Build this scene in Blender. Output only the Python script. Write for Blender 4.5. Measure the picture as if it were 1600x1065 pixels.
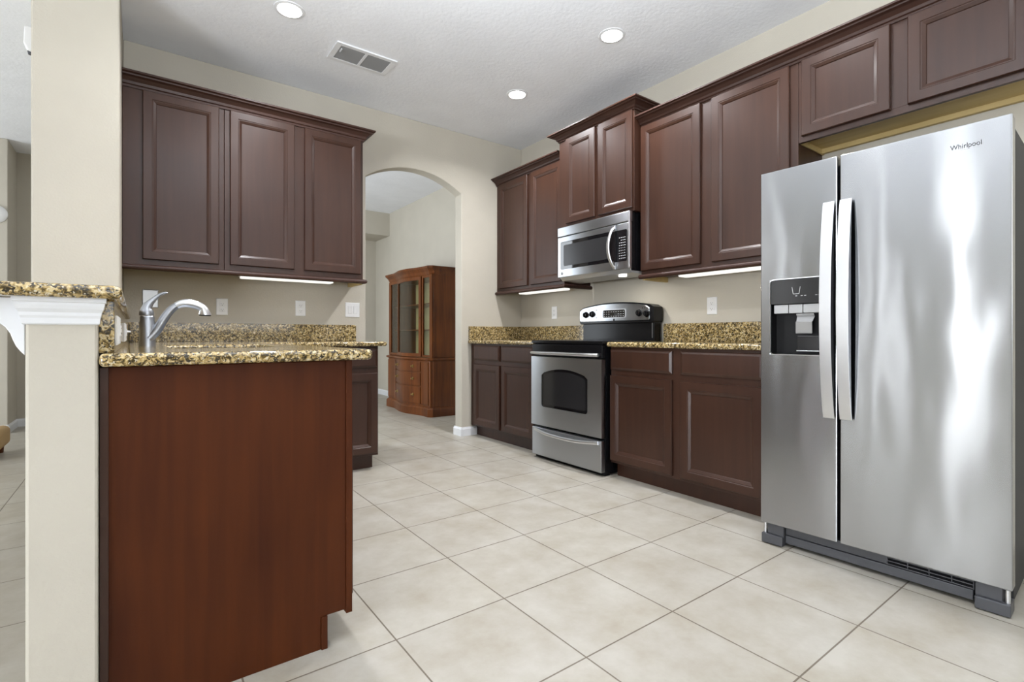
import bpy, bmesh, math, random
from math import sin, cos, pi, radians as R
from mathutils import Vector, Matrix

for o in list(bpy.data.objects):
    bpy.data.objects.remove(o)
S = bpy.context.scene
COL = S.collection

# ------------------------------------------------------------------ camera
cam_d = bpy.data.cameras.new('camera')
cam = bpy.data.objects.new('camera', cam_d)
COL.objects.link(cam)
cam.location = (0, 0, 0.957)
cam.rotation_euler = (R(90), 0, -0.6392)
cam_d.sensor_width = 36
cam_d.lens = 787 / 1600 * 36
cam_d.shift_y = -8.5 / 1600
cam_d.clip_start = 0.02
S.camera = cam

# ------------------------------------------------------------------ world, exposure
S.view_settings.view_transform = 'Standard'
S.view_settings.look = 'None'
S.view_settings.gamma = 1
S.view_settings.use_curve_mapping = False
S.view_settings.exposure = 0.0
S.cycles.use_denoising = True
S.cycles.max_bounces = 8
S.cycles.diffuse_bounces = 5
S.cycles.glossy_bounces = 4
S.cycles.transmission_bounces = 4
S.cycles.transparent_max_bounces = 6
S.cycles.caustics_reflective = False
S.cycles.caustics_refractive = False
S.cycles.sample_clamp_indirect = 6
W = bpy.data.worlds.new('world')
S.world = W
W.use_nodes = True
W.node_tree.nodes['Background'].inputs[0].default_value = (0.75, 0.85, 1, 1)
W.node_tree.nodes['Background'].inputs[1].default_value = 1.0

# ------------------------------------------------------------------ lights
def area(name, loc, rot, sx, sy, power, col=(1, 1, 1), shape='RECTANGLE', spread=180):
    d = bpy.data.lights.new(name, 'AREA')
    d.shape = shape
    d.size = sx
    if shape in ('RECTANGLE', 'ELLIPSE'):
        d.size_y = sy
    d.energy = power
    d.color = col
    d.spread = R(spread)
    o = bpy.data.objects.new(name, d)
    o.location = loc
    o.rotation_euler = rot
    COL.objects.link(o)
    return o

DAY = (0.86, 0.93, 1.0)
LAMP = (0.97, 0.97, 1.0)
CEIL = 2.88
# daylight coming through the openings behind and beside the camera
area('daylight_behind', (1.2, -3.35, 1.75), (R(90), 0, 0), 3.0, 1.3, 3, DAY)
area('daylight_living', (-4.85, -0.9, 1.25), (R(90), 0, R(-90)), 2.2, 2.2, 30, DAY)
area('daylight_living_rear', (-4.85, 5.65, 1.3), (R(90), 0, R(-90)), 1.6, 2.0, 110, DAY)
area('daylight_dining', (-0.1, 5.7, 1.6), (R(90), 0, R(-90)), 1.6, 1.8, 68, DAY)
# added up-tilted fill lamps at the windows, to brighten the ceiling
area('ceiling_fill_behind', (1.2, -3.2, 1.5), (R(152), 0, 0), 3.0, 1.0, 60, (0.9, 0.95, 1.0), spread=90)
area('ceiling_fill_living', (-4.85, -0.9, 0.95), (R(115), 0, R(-90)), 2.2, 1.2, 290, (0.88, 0.93, 1.0), spread=180)
# added fill lamp near the camera, turned up to lighten ceiling and upper walls
area('ceiling_fill_camera', (0.5, 0.5, 1.7), (R(180 - 20), 0, R(-25)), 0.5, 0.5, 75, (0.9, 0.95, 1.0), 'DISK', spread=140)
# recessed cans (the lamps themselves are built further down)
CANS = [(2.43, 3.20), (2.44, 2.21), (0.72, 3.17), (0.72, 2.18), (2.43, 1.22), (0.72, 1.2), (2.43, 0.22), (0.72, 0.2)]
for x, y in CANS:
    area('downlight', (x, y, CEIL - 0.03), (0, 0, 0), 0.11, 0.11, {(2.43, 3.20): 21, (2.44, 2.21): 19, (0.72, 3.17): 17, (0.72, 2.18): 12, (2.43, 1.22): 8}.get((x, y), 0.8), LAMP, 'DISK', 150)

# ------------------------------------------------------------------ materials
def nodes(name):
    m = bpy.data.materials.new(name)
    m.use_nodes = True
    nt = m.node_tree
    return m, nt, nt.nodes, nt.links, nt.nodes['Principled BSDF']

def plain(name, col, rough=0.5, metal=0.0, spec=0.5, coat=0.0, bump=0.0, bscale=60, emis=None, estr=0, stretch=(1, 1, 1), coat_r=0.1):
    m, nt, N, L, b = nodes(name)
    b.inputs['Base Color'].default_value = (*col, 1)
    b.inputs['Roughness'].default_value = rough
    b.inputs['Metallic'].default_value = metal
    b.inputs['Specular IOR Level'].default_value = spec
    b.inputs['Coat Weight'].default_value = coat
    b.inputs['Coat Roughness'].default_value = coat_r
    tc = N.new('ShaderNodeTexCoord')
    mp = N.new('ShaderNodeMapping'); mp.inputs['Scale'].default_value = stretch
    L.new(tc.outputs['Object'], mp.inputs[0])
    nz = N.new('ShaderNodeTexNoise'); nz.inputs['Scale'].default_value = bscale
    nz.inputs['Detail'].default_value = 3
    L.new(mp.outputs[0], nz.inputs['Vector'])
    if bump:
        bp = N.new('ShaderNodeBump'); bp.inputs['Strength'].default_value = bump; bp.inputs['Distance'].default_value = 0.004
        L.new(nz.outputs['Fac'], bp.inputs['Height']); L.new(bp.outputs[0], b.inputs['Normal'])
    # faint tonal variation so that no surface is a flat fill
    mx = N.new('ShaderNodeMix'); mx.data_type = 'RGBA'; mx.blend_type = 'MULTIPLY'
    mx.inputs['Factor'].default_value = 0.12
    mx.inputs[6].default_value = (*col, 1)
    n2 = N.new('ShaderNodeTexNoise'); n2.inputs['Scale'].default_value = 4
    L.new(mp.outputs[0], n2.inputs['Vector'])
    L.new(n2.outputs['Fac'], mx.inputs[7])
    L.new(mx.outputs[2], b.inputs['Base Color'])
    if emis:
        b.inputs['Emission Color'].default_value = (*emis, 1)
        b.inputs['Emission Strength'].default_value = estr
    return m

def wood(name, dark, light, rough=0.35, coat=0.25, axis='z', spec=0.5):
    m, nt, N, L, b = nodes(name)
    tc = N.new('ShaderNodeTexCoord')
    mp = N.new('ShaderNodeMapping')
    mp.inputs['Scale'].default_value = {'z': (26, 26, 1.6), 'y': (26, 1.6, 26), 'x': (1.6, 26, 26)}[axis]
    L.new(tc.outputs['Object'], mp.inputs[0])
    n1 = N.new('ShaderNodeTexNoise'); n1.inputs['Scale'].default_value = 1.0; n1.inputs['Detail'].default_value = 6
    n1.inputs['Distortion'].default_value = 0.4
    L.new(mp.outputs[0], n1.inputs['Vector'])
    n2 = N.new('ShaderNodeTexNoise'); n2.inputs['Scale'].default_value = 2.2; n2.inputs['Detail'].default_value = 2
    L.new(tc.outputs['Object'], n2.inputs['Vector'])
    ad = N.new('ShaderNodeMath'); ad.operation = 'MULTIPLY_ADD'
    ad.inputs[1].default_value = 0.55
    L.new(n1.outputs['Fac'], ad.inputs[0]); 
    ml = N.new('ShaderNodeMath'); ml.operation = 'MULTIPLY'; ml.inputs[1].default_value = 0.45
    L.new(n2.outputs['Fac'], ml.inputs[0]); L.new(ml.outputs[0], ad.inputs[2])
    cr = N.new('ShaderNodeValToRGB')
    cr.color_ramp.elements[0].position = 0.32; cr.color_ramp.elements[0].color = (*dark, 1)
    cr.color_ramp.elements[1].position = 0.68; cr.color_ramp.elements[1].color = (*light, 1)
    L.new(ad.outputs[0], cr.inputs[0]); L.new(cr.outputs[0], b.inputs['Base Color'])
    bp = N.new('ShaderNodeBump'); bp.inputs['Strength'].default_value = 0.05; bp.inputs['Distance'].default_value = 0.002
    L.new(n1.outputs['Fac'], bp.inputs['Height']); L.new(bp.outputs[0], b.inputs['Normal'])
    b.inputs['Roughness'].default_value = rough
    b.inputs['Specular IOR Level'].default_value = spec
    b.inputs['Coat Weight'].default_value = coat
    b.inputs['Coat Roughness'].default_value = 0.22
    return m

def granite():
    m, nt, N, L, b = nodes('granite')
    tc = N.new('ShaderNodeTexCoord')
    def noise(s, d=4, dist=0.0):
        n = N.new('ShaderNodeTexNoise'); n.inputs['Scale'].default_value = s
        n.inputs['Detail'].default_value = d; n.inputs['Distortion'].default_value = dist
        L.new(tc.outputs['Object'], n.inputs['Vector']); return n
    def ramp(fac, stops):
        r = N.new('ShaderNodeValToRGB'); e = r.color_ramp.elements
        while len(e) < len(stops): e.new(0.5)
        for i, (p, c) in enumerate(stops):
            e[i].position = p; e[i].color = (*c, 1)
        L.new(fac, r.inputs[0]); return r
    n1 = noise(78, 4, 0.9)
    base = ramp(n1.outputs['Fac'], [(0.30, (0.012, 0.009, 0.005)), (0.42, (0.085, 0.058, 0.018)), (0.49, (0.30, 0.205, 0.075)),
                                    (0.57, (0.50, 0.37, 0.16)), (0.68, (0.66, 0.57, 0.38))])
    n2 = noise(105, 3, 1.1)
    r2 = ramp(n2.outputs['Fac'], [(0.40, (0.0, 0, 0)), (0.47, (1, 1, 1))])
    mx = N.new('ShaderNodeMix'); mx.data_type = 'RGBA'
    L.new(r2.outputs[0], mx.inputs['Factor'])
    mx.inputs[6].default_value = (0.03, 0.024, 0.014, 1)
    L.new(base.outputs[0], mx.inputs[7])
    n3 = noise(150, 2, 0.6)
    r3 = ramp(n3.outputs['Fac'], [(0.62, (0, 0, 0)), (0.68, (1, 1, 1))])
    mx2 = N.new('ShaderNodeMix'); mx2.data_type = 'RGBA'
    L.new(r3.outputs[0], mx2.inputs['Factor'])
    L.new(mx.outputs[2], mx2.inputs[6]); mx2.inputs[7].default_value = (0.58, 0.52, 0.40, 1)
    L.new(mx2.outputs[2], b.inputs['Base Color'])
    b.inputs['Roughness'].default_value = 0.09
    b.inputs['Specular IOR Level'].default_value = 0.6
    return m

def tile():
    m, nt, N, L, b = nodes('floor_tile')
    TS = 0.4185
    tc = N.new('ShaderNodeTexCoord')
    mp = N.new('ShaderNodeMapping'); mp.inputs['Location'].default_value = (-(1.0716 - 20 * TS), -(2.3264 - 30 * TS), 0)
    L.new(tc.outputs['Object'], mp.inputs[0])
    br = N.new('ShaderNodeTexBrick'); br.offset = 0; br.squash = 1
    br.inputs['Scale'].default_value = 1; br.inputs['Brick Width'].default_value = TS; br.inputs['Row Height'].default_value = TS
    br.inputs['Mortar Size'].default_value = 0.0028; br.inputs['Mortar Smooth'].default_value = 0.2
    br.inputs['Color1'].default_value = (0.445, 0.422, 0.37, 1); br.inputs['Color2'].default_value = (0.42, 0.397, 0.35, 1)
    br.inputs['Mortar'].default_value = (0.15, 0.125, 0.095, 1)
    L.new(mp.outputs[0], br.inputs['Vector'])
    n1 = N.new('ShaderNodeTexNoise'); n1.inputs['Scale'].default_value = 5; n1.inputs['Detail'].default_value = 8; n1.inputs['Roughness'].default_value = 0.65
    L.new(tc.outputs['Object'], n1.inputs['Vector'])
    r = N.new('ShaderNodeValToRGB'); r.color_ramp.elements[0].position = 0.3; r.color_ramp.elements[0].color = (0.76, 0.72, 0.65, 1)
    r.color_ramp.elements[1].position = 0.66; r.color_ramp.elements[1].color = (1, 1, 1, 1)
    L.new(n1.outputs['Fac'], r.inputs[0])
    mx = N.new('ShaderNodeMix'); mx.data_type = 'RGBA'; mx.blend_type = 'MULTIPLY'; mx.inputs['Factor'].default_value = 1
    L.new(br.outputs['Color'], mx.inputs[6]); L.new(r.outputs[0], mx.inputs[7])
    L.new(mx.outputs[2], b.inputs['Base Color'])
    bp = N.new('ShaderNodeBump'); bp.invert = True; bp.inputs['Strength'].default_value = 0.5; bp.inputs['Distance'].default_value = 0.002
    L.new(br.outputs['Fac'], bp.inputs['Height'])
    bp2 = N.new('ShaderNodeBump'); bp2.inputs['Strength'].default_value = 0.06; bp2.inputs['Distance'].default_value = 0.003
    L.new(n1.outputs['Fac'], bp2.inputs['Height']); L.new(bp.outputs[0], bp2.inputs['Normal']); L.new(bp2.outputs[0], b.inputs['Normal'])
    b.inputs['Roughness'].default_value = 0.38
    b.inputs['Specular IOR Level'].default_value = 0.45
    return m

def steel(name, col=(0.62, 0.62, 0.63), rough=0.3, aniso=0.85, wave=0.0, tdir='Z', arot=0.0):
    m, nt, N, L, b = nodes(name)
    b.inputs['Base Color'].default_value = (*col, 1)
    b.inputs['Metallic'].default_value = 1
    b.inputs['Roughness'].default_value = rough
    b.inputs['Anisotropic'].default_value = aniso
    b.inputs['Anisotropic Rotation'].default_value = arot
    tg = N.new('ShaderNodeCombineXYZ'); tg.inputs[0].default_value = 0.03; tg.inputs[2].default_value = 1
    L.new(tg.outputs[0], b.inputs['Tangent'])
    tc = N.new('ShaderNodeTexCoord')
    mp = N.new('ShaderNodeMapping'); mp.inputs['Scale'].default_value = (2, 2, 700)
    L.new(tc.outputs['Object'], mp.inputs[0])
    nz = N.new('ShaderNodeTexNoise'); nz.inputs['Scale'].default_value = 1; nz.inputs['Detail'].default_value = 2
    L.new(mp.outputs[0], nz.inputs['Vector'])
    mr = N.new('ShaderNodeMapRange'); mr.inputs[3].default_value = rough * 0.95; mr.inputs[4].default_value = rough * 1.05
    L.new(nz.outputs['Fac'], mr.inputs[0])
    if not wave: L.new(mr.outputs[0], b.inputs['Roughness'])
    if wave:
        mw = N.new('ShaderNodeMapping'); mw.inputs['Scale'].default_value = (4.5, 4.5, 1.7)
        L.new(tc.outputs['Object'], mw.inputs[0])
        n2 = N.new('ShaderNodeTexNoise'); n2.inputs['Scale'].default_value = 1; n2.inputs['Detail'].default_value = 1.2
        L.new(mw.outputs[0], n2.inputs['Vector'])
        bp = N.new('ShaderNodeBump'); bp.inputs['Strength'].default_value = 1; bp.inputs['Distance'].default_value = wave
        L.new(n2.outputs['Fac'], bp.inputs['Height']); L.new(bp.outputs[0], b.inputs['Normal'])
    return m

def glass(name, tint=(0.9, 0.9, 0.85), alpha=0.35, rough=0.03):
    m, nt, N, L, b = nodes(name)
    out = N['Material Output']
    tr = N.new('ShaderNodeBsdfTransparent'); tr.inputs[0].default_value = (*tint, 1)
    gl = N.new('ShaderNodeBsdfGlossy'); gl.inputs['Roughness'].default_value = rough
    fr = N.new('ShaderNodeLayerWeight'); fr.inputs[0].default_value = 0.35
    ad = N.new('ShaderNodeMath'); ad.operation = 'MULTIPLY'; ad.inputs[1].default_value = alpha; L.new(fr.outputs['Facing'], ad.inputs[0])
    mx = N.new('ShaderNodeMixShader'); L.new(ad.outputs[0], mx.inputs[0]); L.new(tr.outputs[0], mx.inputs[1]); L.new(gl.outputs[0], mx.inputs[2])
    L.new(mx.outputs[0], out.inputs[0])
    return m

def emit(name, col, s):
    m, nt, N, L, b = nodes(name)
    b.inputs['Base Color'].default_value = (*col, 1)
    b.inputs['Emission Color'].default_value = (*col, 1)
    b.inputs['Emission Strength'].default_value = s
    return m

M = dict(
    wall=plain('wall_paint', (0.52, 0.483, 0.41), 0.75, spec=0.25, bump=0.25, bscale=90),
    ceil=plain('ceiling_paint', (0.87, 0.885, 0.92), 0.85, spec=0.15, bump=0.5, bscale=45),
    dark_wall=plain('dark_bounce_cut', (0.20, 0.17, 0.14), 0.8, spec=0.2, bump=0.25, bscale=90),
    white=plain('white_trim', (0.78, 0.79, 0.81), 0.4, spec=0.4),
    plate=plain('white_plastic', (0.80, 0.80, 0.80), 0.35),
    slot=plain('dark_slot', (0.03, 0.03, 0.03), 0.5),
    tile=tile(), granite=granite(),
    wood=wood('espresso_cherry_wood', (0.028, 0.0105, 0.0058), (0.047, 0.0185, 0.0100), 0.42, 0.18, spec=0.3),
    wood_h=wood('espresso_cherry_moulding', (0.030, 0.0125, 0.0085), (0.052, 0.022, 0.0145), 0.5, 0.08, 'y', spec=0.3),
    panel=wood('cherry_end_panel', (0.036, 0.0080, 0.0022), (0.074, 0.0185, 0.0042), 0.5, 0.0, spec=0.15),
    raw=wood('raw_birch_ply', (0.42, 0.30, 0.11), (0.55, 0.42, 0.19), 0.6, 0.0, 'y'),
    steel=steel('brushed_steel', (0.52, 0.545, 0.58), 0.30, 0.9),
    fsteel=steel('fridge_steel', (0.43, 0.44, 0.455), 0.20, 1.0, wave=0.005),
    bright=steel('bright_steel', (0.74, 0.75, 0.77), 0.3, 0.3),
    chrome=steel('brushed_nickel', (0.36, 0.37, 0.39), 0.33, 0.0),
    black=plain('black_enamel', (0.006, 0.006, 0.007), 0.2, spec=0.22),
    bglass=plain('black_glass', (0.006, 0.006, 0.007), 0.04, spec=0.7),
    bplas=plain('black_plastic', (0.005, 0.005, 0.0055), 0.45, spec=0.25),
    dgrey=plain('dark_grey_plastic', (0.055, 0.056, 0.062), 0.45),
    panel_grey=plain('dark_grey_gloss', (0.022, 0.022, 0.023), 0.14, spec=0.5),
    sgrey=plain('fridge_side_grey', (0.022, 0.023, 0.024), 0.5, spec=0.2),
    grey=plain('silver_plastic', (0.42, 0.42, 0.42), 0.3, metal=0.4),
    lgrey=plain('light_grey_print', (0.6, 0.6, 0.6), 0.5),
    hutch=wood('polished_cherry', (0.055, 0.0135, 0.0020), (0.165, 0.046, 0.0065), 0.36, 0.12, spec=0.3),
    brass=plain('aged_brass', (0.55, 0.42, 0.18), 0.3, metal=1),
    hglass=glass('hutch_glass', (0.92, 0.92, 0.84), 0.3),
    vgrey=plain('vent_louvre_grey', (0.22, 0.22, 0.22), 0.5),
    tan=plain('tan_fabric', (0.45, 0.30, 0.14), 0.9, bump=0.3, bscale=200),
    steelplate=plain('steel_wall_plate', (0.5, 0.5, 0.5), 0.35, metal=0.8),
    lens=emit('lamp_lens', (1, 0.98, 0.94), 12),
    cook=emit('cooktop_lamp_lens', (1, 0.97, 0.9), 9),
    tube=plain('fluorescent_cover', (0.8, 0.81, 0.8), 0.4, emis=(1, 1, 0.98), estr=0.8),
    streak=emit('streak_pane', (0.96, 0.98, 1.0), 5.5),
    sky=emit('bright_window_pane', (0.93, 0.97, 1.0), 3.0),
)

# ------------------------------------------------------------------ mesh helpers
def B():
    return bmesh.new()

def box(bm, x0, x1, y0, y1, z0, z1):
    v = [bm.verts.new((x, y, z)) for x in (min(x0, x1), max(x0, x1)) for y in (min(y0, y1), max(y0, y1)) for z in (min(z0, z1), max(z0, z1))]
    for f in ((0, 1, 3, 2), (4, 6, 7, 5), (0, 4, 5, 1), (2, 3, 7, 6), (0, 2, 6, 4), (1, 5, 7, 3)):
        bm.faces.new([v[i] for i in f])
    return bm

def prism(bm, pts, ax, a, b):
    """pts: 2D outline; ax: extrusion axis; a..b extents."""
    def mk(p, t):
        if ax == 'x': return (t, p[0], p[1])
        if ax == 'y': return (p[0], t, p[1])
        return (p[0], p[1], t)
    v0 = [bm.verts.new(mk(p, a)) for p in pts]
    v1 = [bm.verts.new(mk(p, b)) for p in pts]
    n = len(pts)
    bm.faces.new(v0); bm.faces.new(v1)
    for i in range(n):
        bm.faces.new((v0[i], v0[(i + 1) % n], v1[(i + 1) % n], v1[i]))
    return bm

def plate(bm, verts, polys, z0, z1):
    lo = [bm.verts.new((x, y, z0)) for x, y in verts]
    hi = [bm.verts.new((x, y, z1)) for x, y in verts]
    cnt = {}
    for p in polys:
        bm.faces.new([hi[i] for i in p]); bm.faces.new([lo[i] for i in reversed(p)])
        for i in range(len(p)):
            e = (p[i], p[(i + 1) % len(p)]); k = tuple(sorted(e)); cnt.setdefault(k, []).append(e)
    for k, l in cnt.items():
        if len(l) == 1:
            a, b_ = l[0]; bm.faces.new((lo[a], lo[b_], hi[b_], hi[a]))
    return bm

def loft(bm, rings, cap=True):
    vs = [[bm.verts.new(p) for p in r] for r in rings]
    n = len(vs[0])
    for a, b_ in zip(vs, vs[1:]):
        for i in range(n):
            bm.faces.new((a[i], a[(i + 1) % n], b_[(i + 1) % n], b_[i]))
    if cap:
        bm.faces.new(vs[0]); bm.faces.new(vs[-1])
    return bm

def tube(bm, pts, rad, n=14, cap=True, flat=1.0):
    """tube along pts, radii per point."""
    pts = [Vector(p) for p in pts]
    if not hasattr(rad, '__len__'): rad = [rad] * len(pts)
    rings = []
    up = None
    for i, p in enumerate(pts):
        t = (pts[min(i + 1, len(pts) - 1)] - pts[max(i - 1, 0)]).normalized()
        if up is None:
            up = Vector((0, 0, 1)) if abs(t.z) < 0.9 else Vector((0, 1, 0))
        s_ = t.cross(up).normalized(); up = s_.cross(t).normalized()
        rings.append([p + (s_ * cos(2 * pi * k / n) * rad[i] + up * sin(2 * pi * k / n) * rad[i] * flat) for k in range(n)])
    return loft(bm, rings, cap)

def cyl(bm, c, r, h, ax='z', n=28, r2=None):
    """cylinder from c along +ax by h"""
    r2 = r if r2 is None else r2
    d = {'x': Vector((1, 0, 0)), 'y': Vector((0, 1, 0)), 'z': Vector((0, 0, 1))}[ax]
    u = {'x': Vector((0, 1, 0)), 'y': Vector((0, 0, 1)), 'z': Vector((1, 0, 0))}[ax]
    w = d.cross(u)
    c = Vector(c)
    return loft(bm, [[c + (u * cos(2 * pi * k / n) + w * sin(2 * pi * k / n)) * r for k in range(n)],
                     [c + d * h + (u * cos(2 * pi * k / n) + w * sin(2 * pi * k / n)) * r2 for k in range(n)]])

def lathe(bm, c, prof, n=32):
    c = Vector(c)
    return loft(bm, [[c + Vector((cos(2 * pi * k / n) * r, sin(2 * pi * k / n) * r, z)) for k in range(n)] for r, z in prof])

def rings_panel(bm, fmap, u0, u1, v0, v1, prof, back=True):
    """concentric rectangles (inset, height) on a face; fmap(u,v,w)->xyz"""
    vs = []
    for ins, w in prof:
        vs.append([bm.verts.new(fmap(u, v, w)) for u, v in ((u0 + ins, v0 + ins), (u1 - ins, v0 + ins), (u1 - ins, v1 - ins), (u0 + ins, v1 - ins))])
    for a, b_ in zip(vs, vs[1:]):
        for i in range(4):
            bm.faces.new((a[i], a[(i + 1) % 4], b_[(i + 1) % 4], b_[i]))
    bm.faces.new(vs[-1])
    if back: bm.faces.new(vs[0])
    return bm

def rrect(u0, u1, v0, v1, r, n=5):
    p = []
    for cx_, cy_, a0 in ((u1 - r, v1 - r, 0), (u0 + r, v1 - r, 90), (u0 + r, v0 + r, 180), (u1 - r, v0 + r, 270)):
        for k in range(n + 1):
            a = R(a0 + 90 * k / n); p.append((cx_ + r * cos(a), cy_ + r * sin(a)))
    return p

FX = lambda X: (lambda u, v, w: (X - w, u, v))     # faces -X (range wall)
FY = lambda Y: (lambda u, v, w: (u, Y - w, v))     # faces -Y (back wall)
FXp = lambda X: (lambda u, v, w: (X + w, u, v))    # faces +X (peninsula)

def obj(name, bm, mat, parent=None, bevel=0, seg=2, smooth=False, local=False, origin=None, kind=None):
    bmesh.ops.recalc_face_normals(bm, faces=bm.faces)
    off = Vector((0, 0, 0))
    if parent is not None:
        if not local:
            p = parent
            while p is not None:
                off += p.location; p = p.parent
    elif origin is not None:
        off = Vector(origin)
    elif kind is None:
        xs = [v.co.x for v in bm.verts]; ys = [v.co.y for v in bm.verts]; zs = [v.co.z for v in bm.verts]
        off = Vector(((min(xs) + max(xs)) / 2, (min(ys) + max(ys)) / 2, min(zs)))
    if off.length:
        bmesh.ops.translate(bm, verts=bm.verts, vec=-off)
    me = bpy.data.meshes.new(name)
    bm.to_mesh(me); bm.free()
    o = bpy.data.objects.new(name, me)
    COL.objects.link(o)
    me.materials.append(M[mat] if isinstance(mat, str) else mat)
    if parent is not None:
        o.parent = parent
    else:
        o.location = off
    if bevel:
        md = o.modifiers.new('bevel', 'BEVEL'); md.width = bevel; md.segments = seg; md.limit_method = 'ANGLE'; md.angle_limit = R(40)
        md.harden_normals = False
    if smooth:
        me.polygons.foreach_set('use_smooth', [True] * len(me.polygons))
        try:
            me.set_sharp_from_angle(angle=R(40))
        except Exception:
            pass
    if kind: o['kind'] = kind
    return o

def thing(name, label, cat, loc, group=None, rz=0):
    o = bpy.data.objects.new(name, None)
    COL.objects.link(o)
    o.location = loc; o.rotation_euler = (0, 0, rz)
    o.empty_display_size = 0.1
    o['label'] = label; o['category'] = cat
    if group: o['group'] = group
    return o

def tag(o, label, cat, group=None):
    o['label'] = label; o['category'] = cat
    if group: o['group'] = group
    return o

def struct(name, bm, mat, bevel=0):
    return obj(name, bm, mat, kind='structure', bevel=bevel)

# ------------------------------------------------------------------ the setting
XW, YB = 3.19, 4.13
struct('floor', box(B(), -5.1, 3.4, -3.6, 8.3, -0.1, 0), 'tile')
struct('ceiling', box(B(), -5.1, 3.4, -3.6, 8.3, CEIL, CEIL + 0.1), 'ceil')
struct('wall_right', box(B(), XW, XW + 0.12, -3.5, 8.2, 0, CEIL), 'wall')
# back wall with segmental arch
x0, x1, zs, rise = 1.538, 2.472, 2.298, 0.147
half = (x1 - x0) / 2; rad = (half * half + rise * rise) / (2 * rise); xc = (x0 + x1) / 2; zc = zs + rise - rad
a0 = math.asin(half / rad)
arc = [(xc + rad * sin(-a0 + 2 * a0 * k / 28), zc + rad * cos(-a0 + 2 * a0 * k / 28)) for k in range(29)]
pts = [(-0.076, 0), (x0, 0)] + arc + [(x1, 0), (XW, 0), (XW, CEIL), (-0.076, CEIL)]
struct('wall_back', prism(B(), pts, 'y', YB, YB + 0.12), 'wall', 0.006)
struct('wall_pillar', box(B(), -0.419, -0.076, 3.38, YB + 0.12, 0, CEIL), 'wall', 0.008)
struct('wall_half', box(B(), -0.203, -0.076, 1.56, 3.38, 0, 1.043), 'wall', 0.006)
struct('wall_left', box(B(), -5.1, -5.0, -3.5, 8.2, 0, CEIL), 'wall')
struct('wall_front', box(B(), -5.0, XW, -3.6, -3.5, 0, CEIL), 'dark_wall')  # unseen wall, coloured dark to cut the light it bounces forward
struct('wall_far', box(B(), -5.0, XW, 8.1, 8.2, 0, CEIL), 'wall')
struct('wall_niche', box(B(), -5.0, -1.02, 6.9, 8.1, 0, CEIL), 'wall', 0.006)
struct('wall_alcove', box(B(), -1.02, -0.2, 7.35, 8.1, 0, CEIL), 'wall')
struct('wall_partition', box(B(), -0.32, -0.2, YB + 0.12, 5.0, 0, CEIL), 'wall')
struct('wall_header', box(B(), -0.2, XW, 7.53, 8.1, 2.525, CEIL), 'wall')

def baseboard(name, kind_axis, p0, p1, at, side, h=0.083, t=0.013):
    """profiled skirting along an axis; side = direction it projects"""
    prof = [(0, 0), (t, 0), (t, h * 0.78), (t * 0.55, h * 0.9), (t * 0.4, h), (0, h)]
    prof = [(at + side * a, z) for a, z in prof]
    if kind_axis == 'x': bm = prism(B(), prof, 'x', p0, p1)
    else:
        bm = prism(B(), prof, 'y', p0, p1)
    return struct(name, bm, 'white')
baseboard('baseboard_back', 'x', x1, 2.64, YB, -1)
baseboard('baseboard_jamb', 'y', YB - 0.0132, YB + 0.133, x1, -1)
baseboard('baseboard_jamb_left', 'y', YB, YB + 0.12, x0, 1)
baseboard('baseboard_dining', 'y', YB + 0.12, 8.1, XW, -1)
baseboard('baseboard_far', 'x', -0.2, XW, 8.1, -1)
baseboard('baseboard_niche', 'x', -5.0, -1.02, 6.9, -1)
baseboard('baseboard_niche_side', 'y', 6.9, 7.35, -1.02, 1)
baseboard('baseboard_alcove', 'x', -1.02, -0.2, 7.35, -1)
baseboard('baseboard_left', 'y', -3.5, 6.9, -5.0, 1)

# living room windows; the narrow glowing slits are added to streak the fridge steel
WIN = [(-2.1, 0.3, 0.08, 2.2), (1.18, 1.56, 0.05, 2.6), (2.17, 2.27, 0.03, 2.6), (2.62, 2.70, 0.03, 2.6), (3.74, 3.86, 0.03, 2.6), (4.9, 6.4, 0.3, 2.2)]
def window_on_left(i, y0, y1, z0, z1):
    fr = B()
    t = min(0.05, (y1 - y0) * 0.2 + 0.02)
    box(fr, -4.99, -4.95, y0 - t, y0, z0 - t * 0.5, z1 + t); box(fr, -4.99, -4.95, y1, y1 + t, z0 - t * 0.5, z1 + t)
    box(fr, -4.99, -4.95, y0, y1, z1, z1 + t); box(fr, -4.99, -4.95, y0, y1, z0 - t * 0.5, z0)
    f = struct('window_%d' % i, fr, 'white')
    p = obj('pane', box(B(), -4.985, -4.965, y0, y1, z0, z1), 'streak' if y1 - y0 < 0.6 else 'sky', f, local=True)
for i, w in enumerate(WIN): window_on_left(i + 1, *w)
f = B()
box(f, -0.36, -0.30, -3.5, -3.45, 1.04, 2.46); box(f, 2.70, 2.76, -3.5, -3.45, 1.04, 2.46); box(f, -0.30, 2.70, -3.5, -3.45, 2.40, 2.46); box(f, -0.30, 2.70, -3.5, -3.45, 1.04, 1.10)
box(f, 1.17, 1.23, -3.5, -3.45, 1.10, 2.40)
wf = struct('window_7', f, 'white')
obj('pane', box(box(B(), -0.30, 1.17, -3.49, -3.47, 1.10, 2.40), 1.23, 2.70, -3.49, -3.47, 1.10, 2.40), 'sky', wf, local=True)

# ------------------------------------------------------------------ cabinets
DOOR = [(0, 0), (0, 0.014), (0.004, 0.019), (0.047, 0.019), (0.050, 0.0165), (0.054, 0.0165), (0.068, 0.009), (0.070, 0.0055), (0.072, 0.0055)]
SLAB = [(0, 0), (0, 0.010), (0.003, 0.012), (0.016, 0.019), (0.018, 0.019)]

def front(name, parent, fm, u0, u1, v0, v1, prof=DOOR):
    return obj(name, rings_panel(B(), fm, u0, u1, v0, v1, prof), 'wood', parent)

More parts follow.
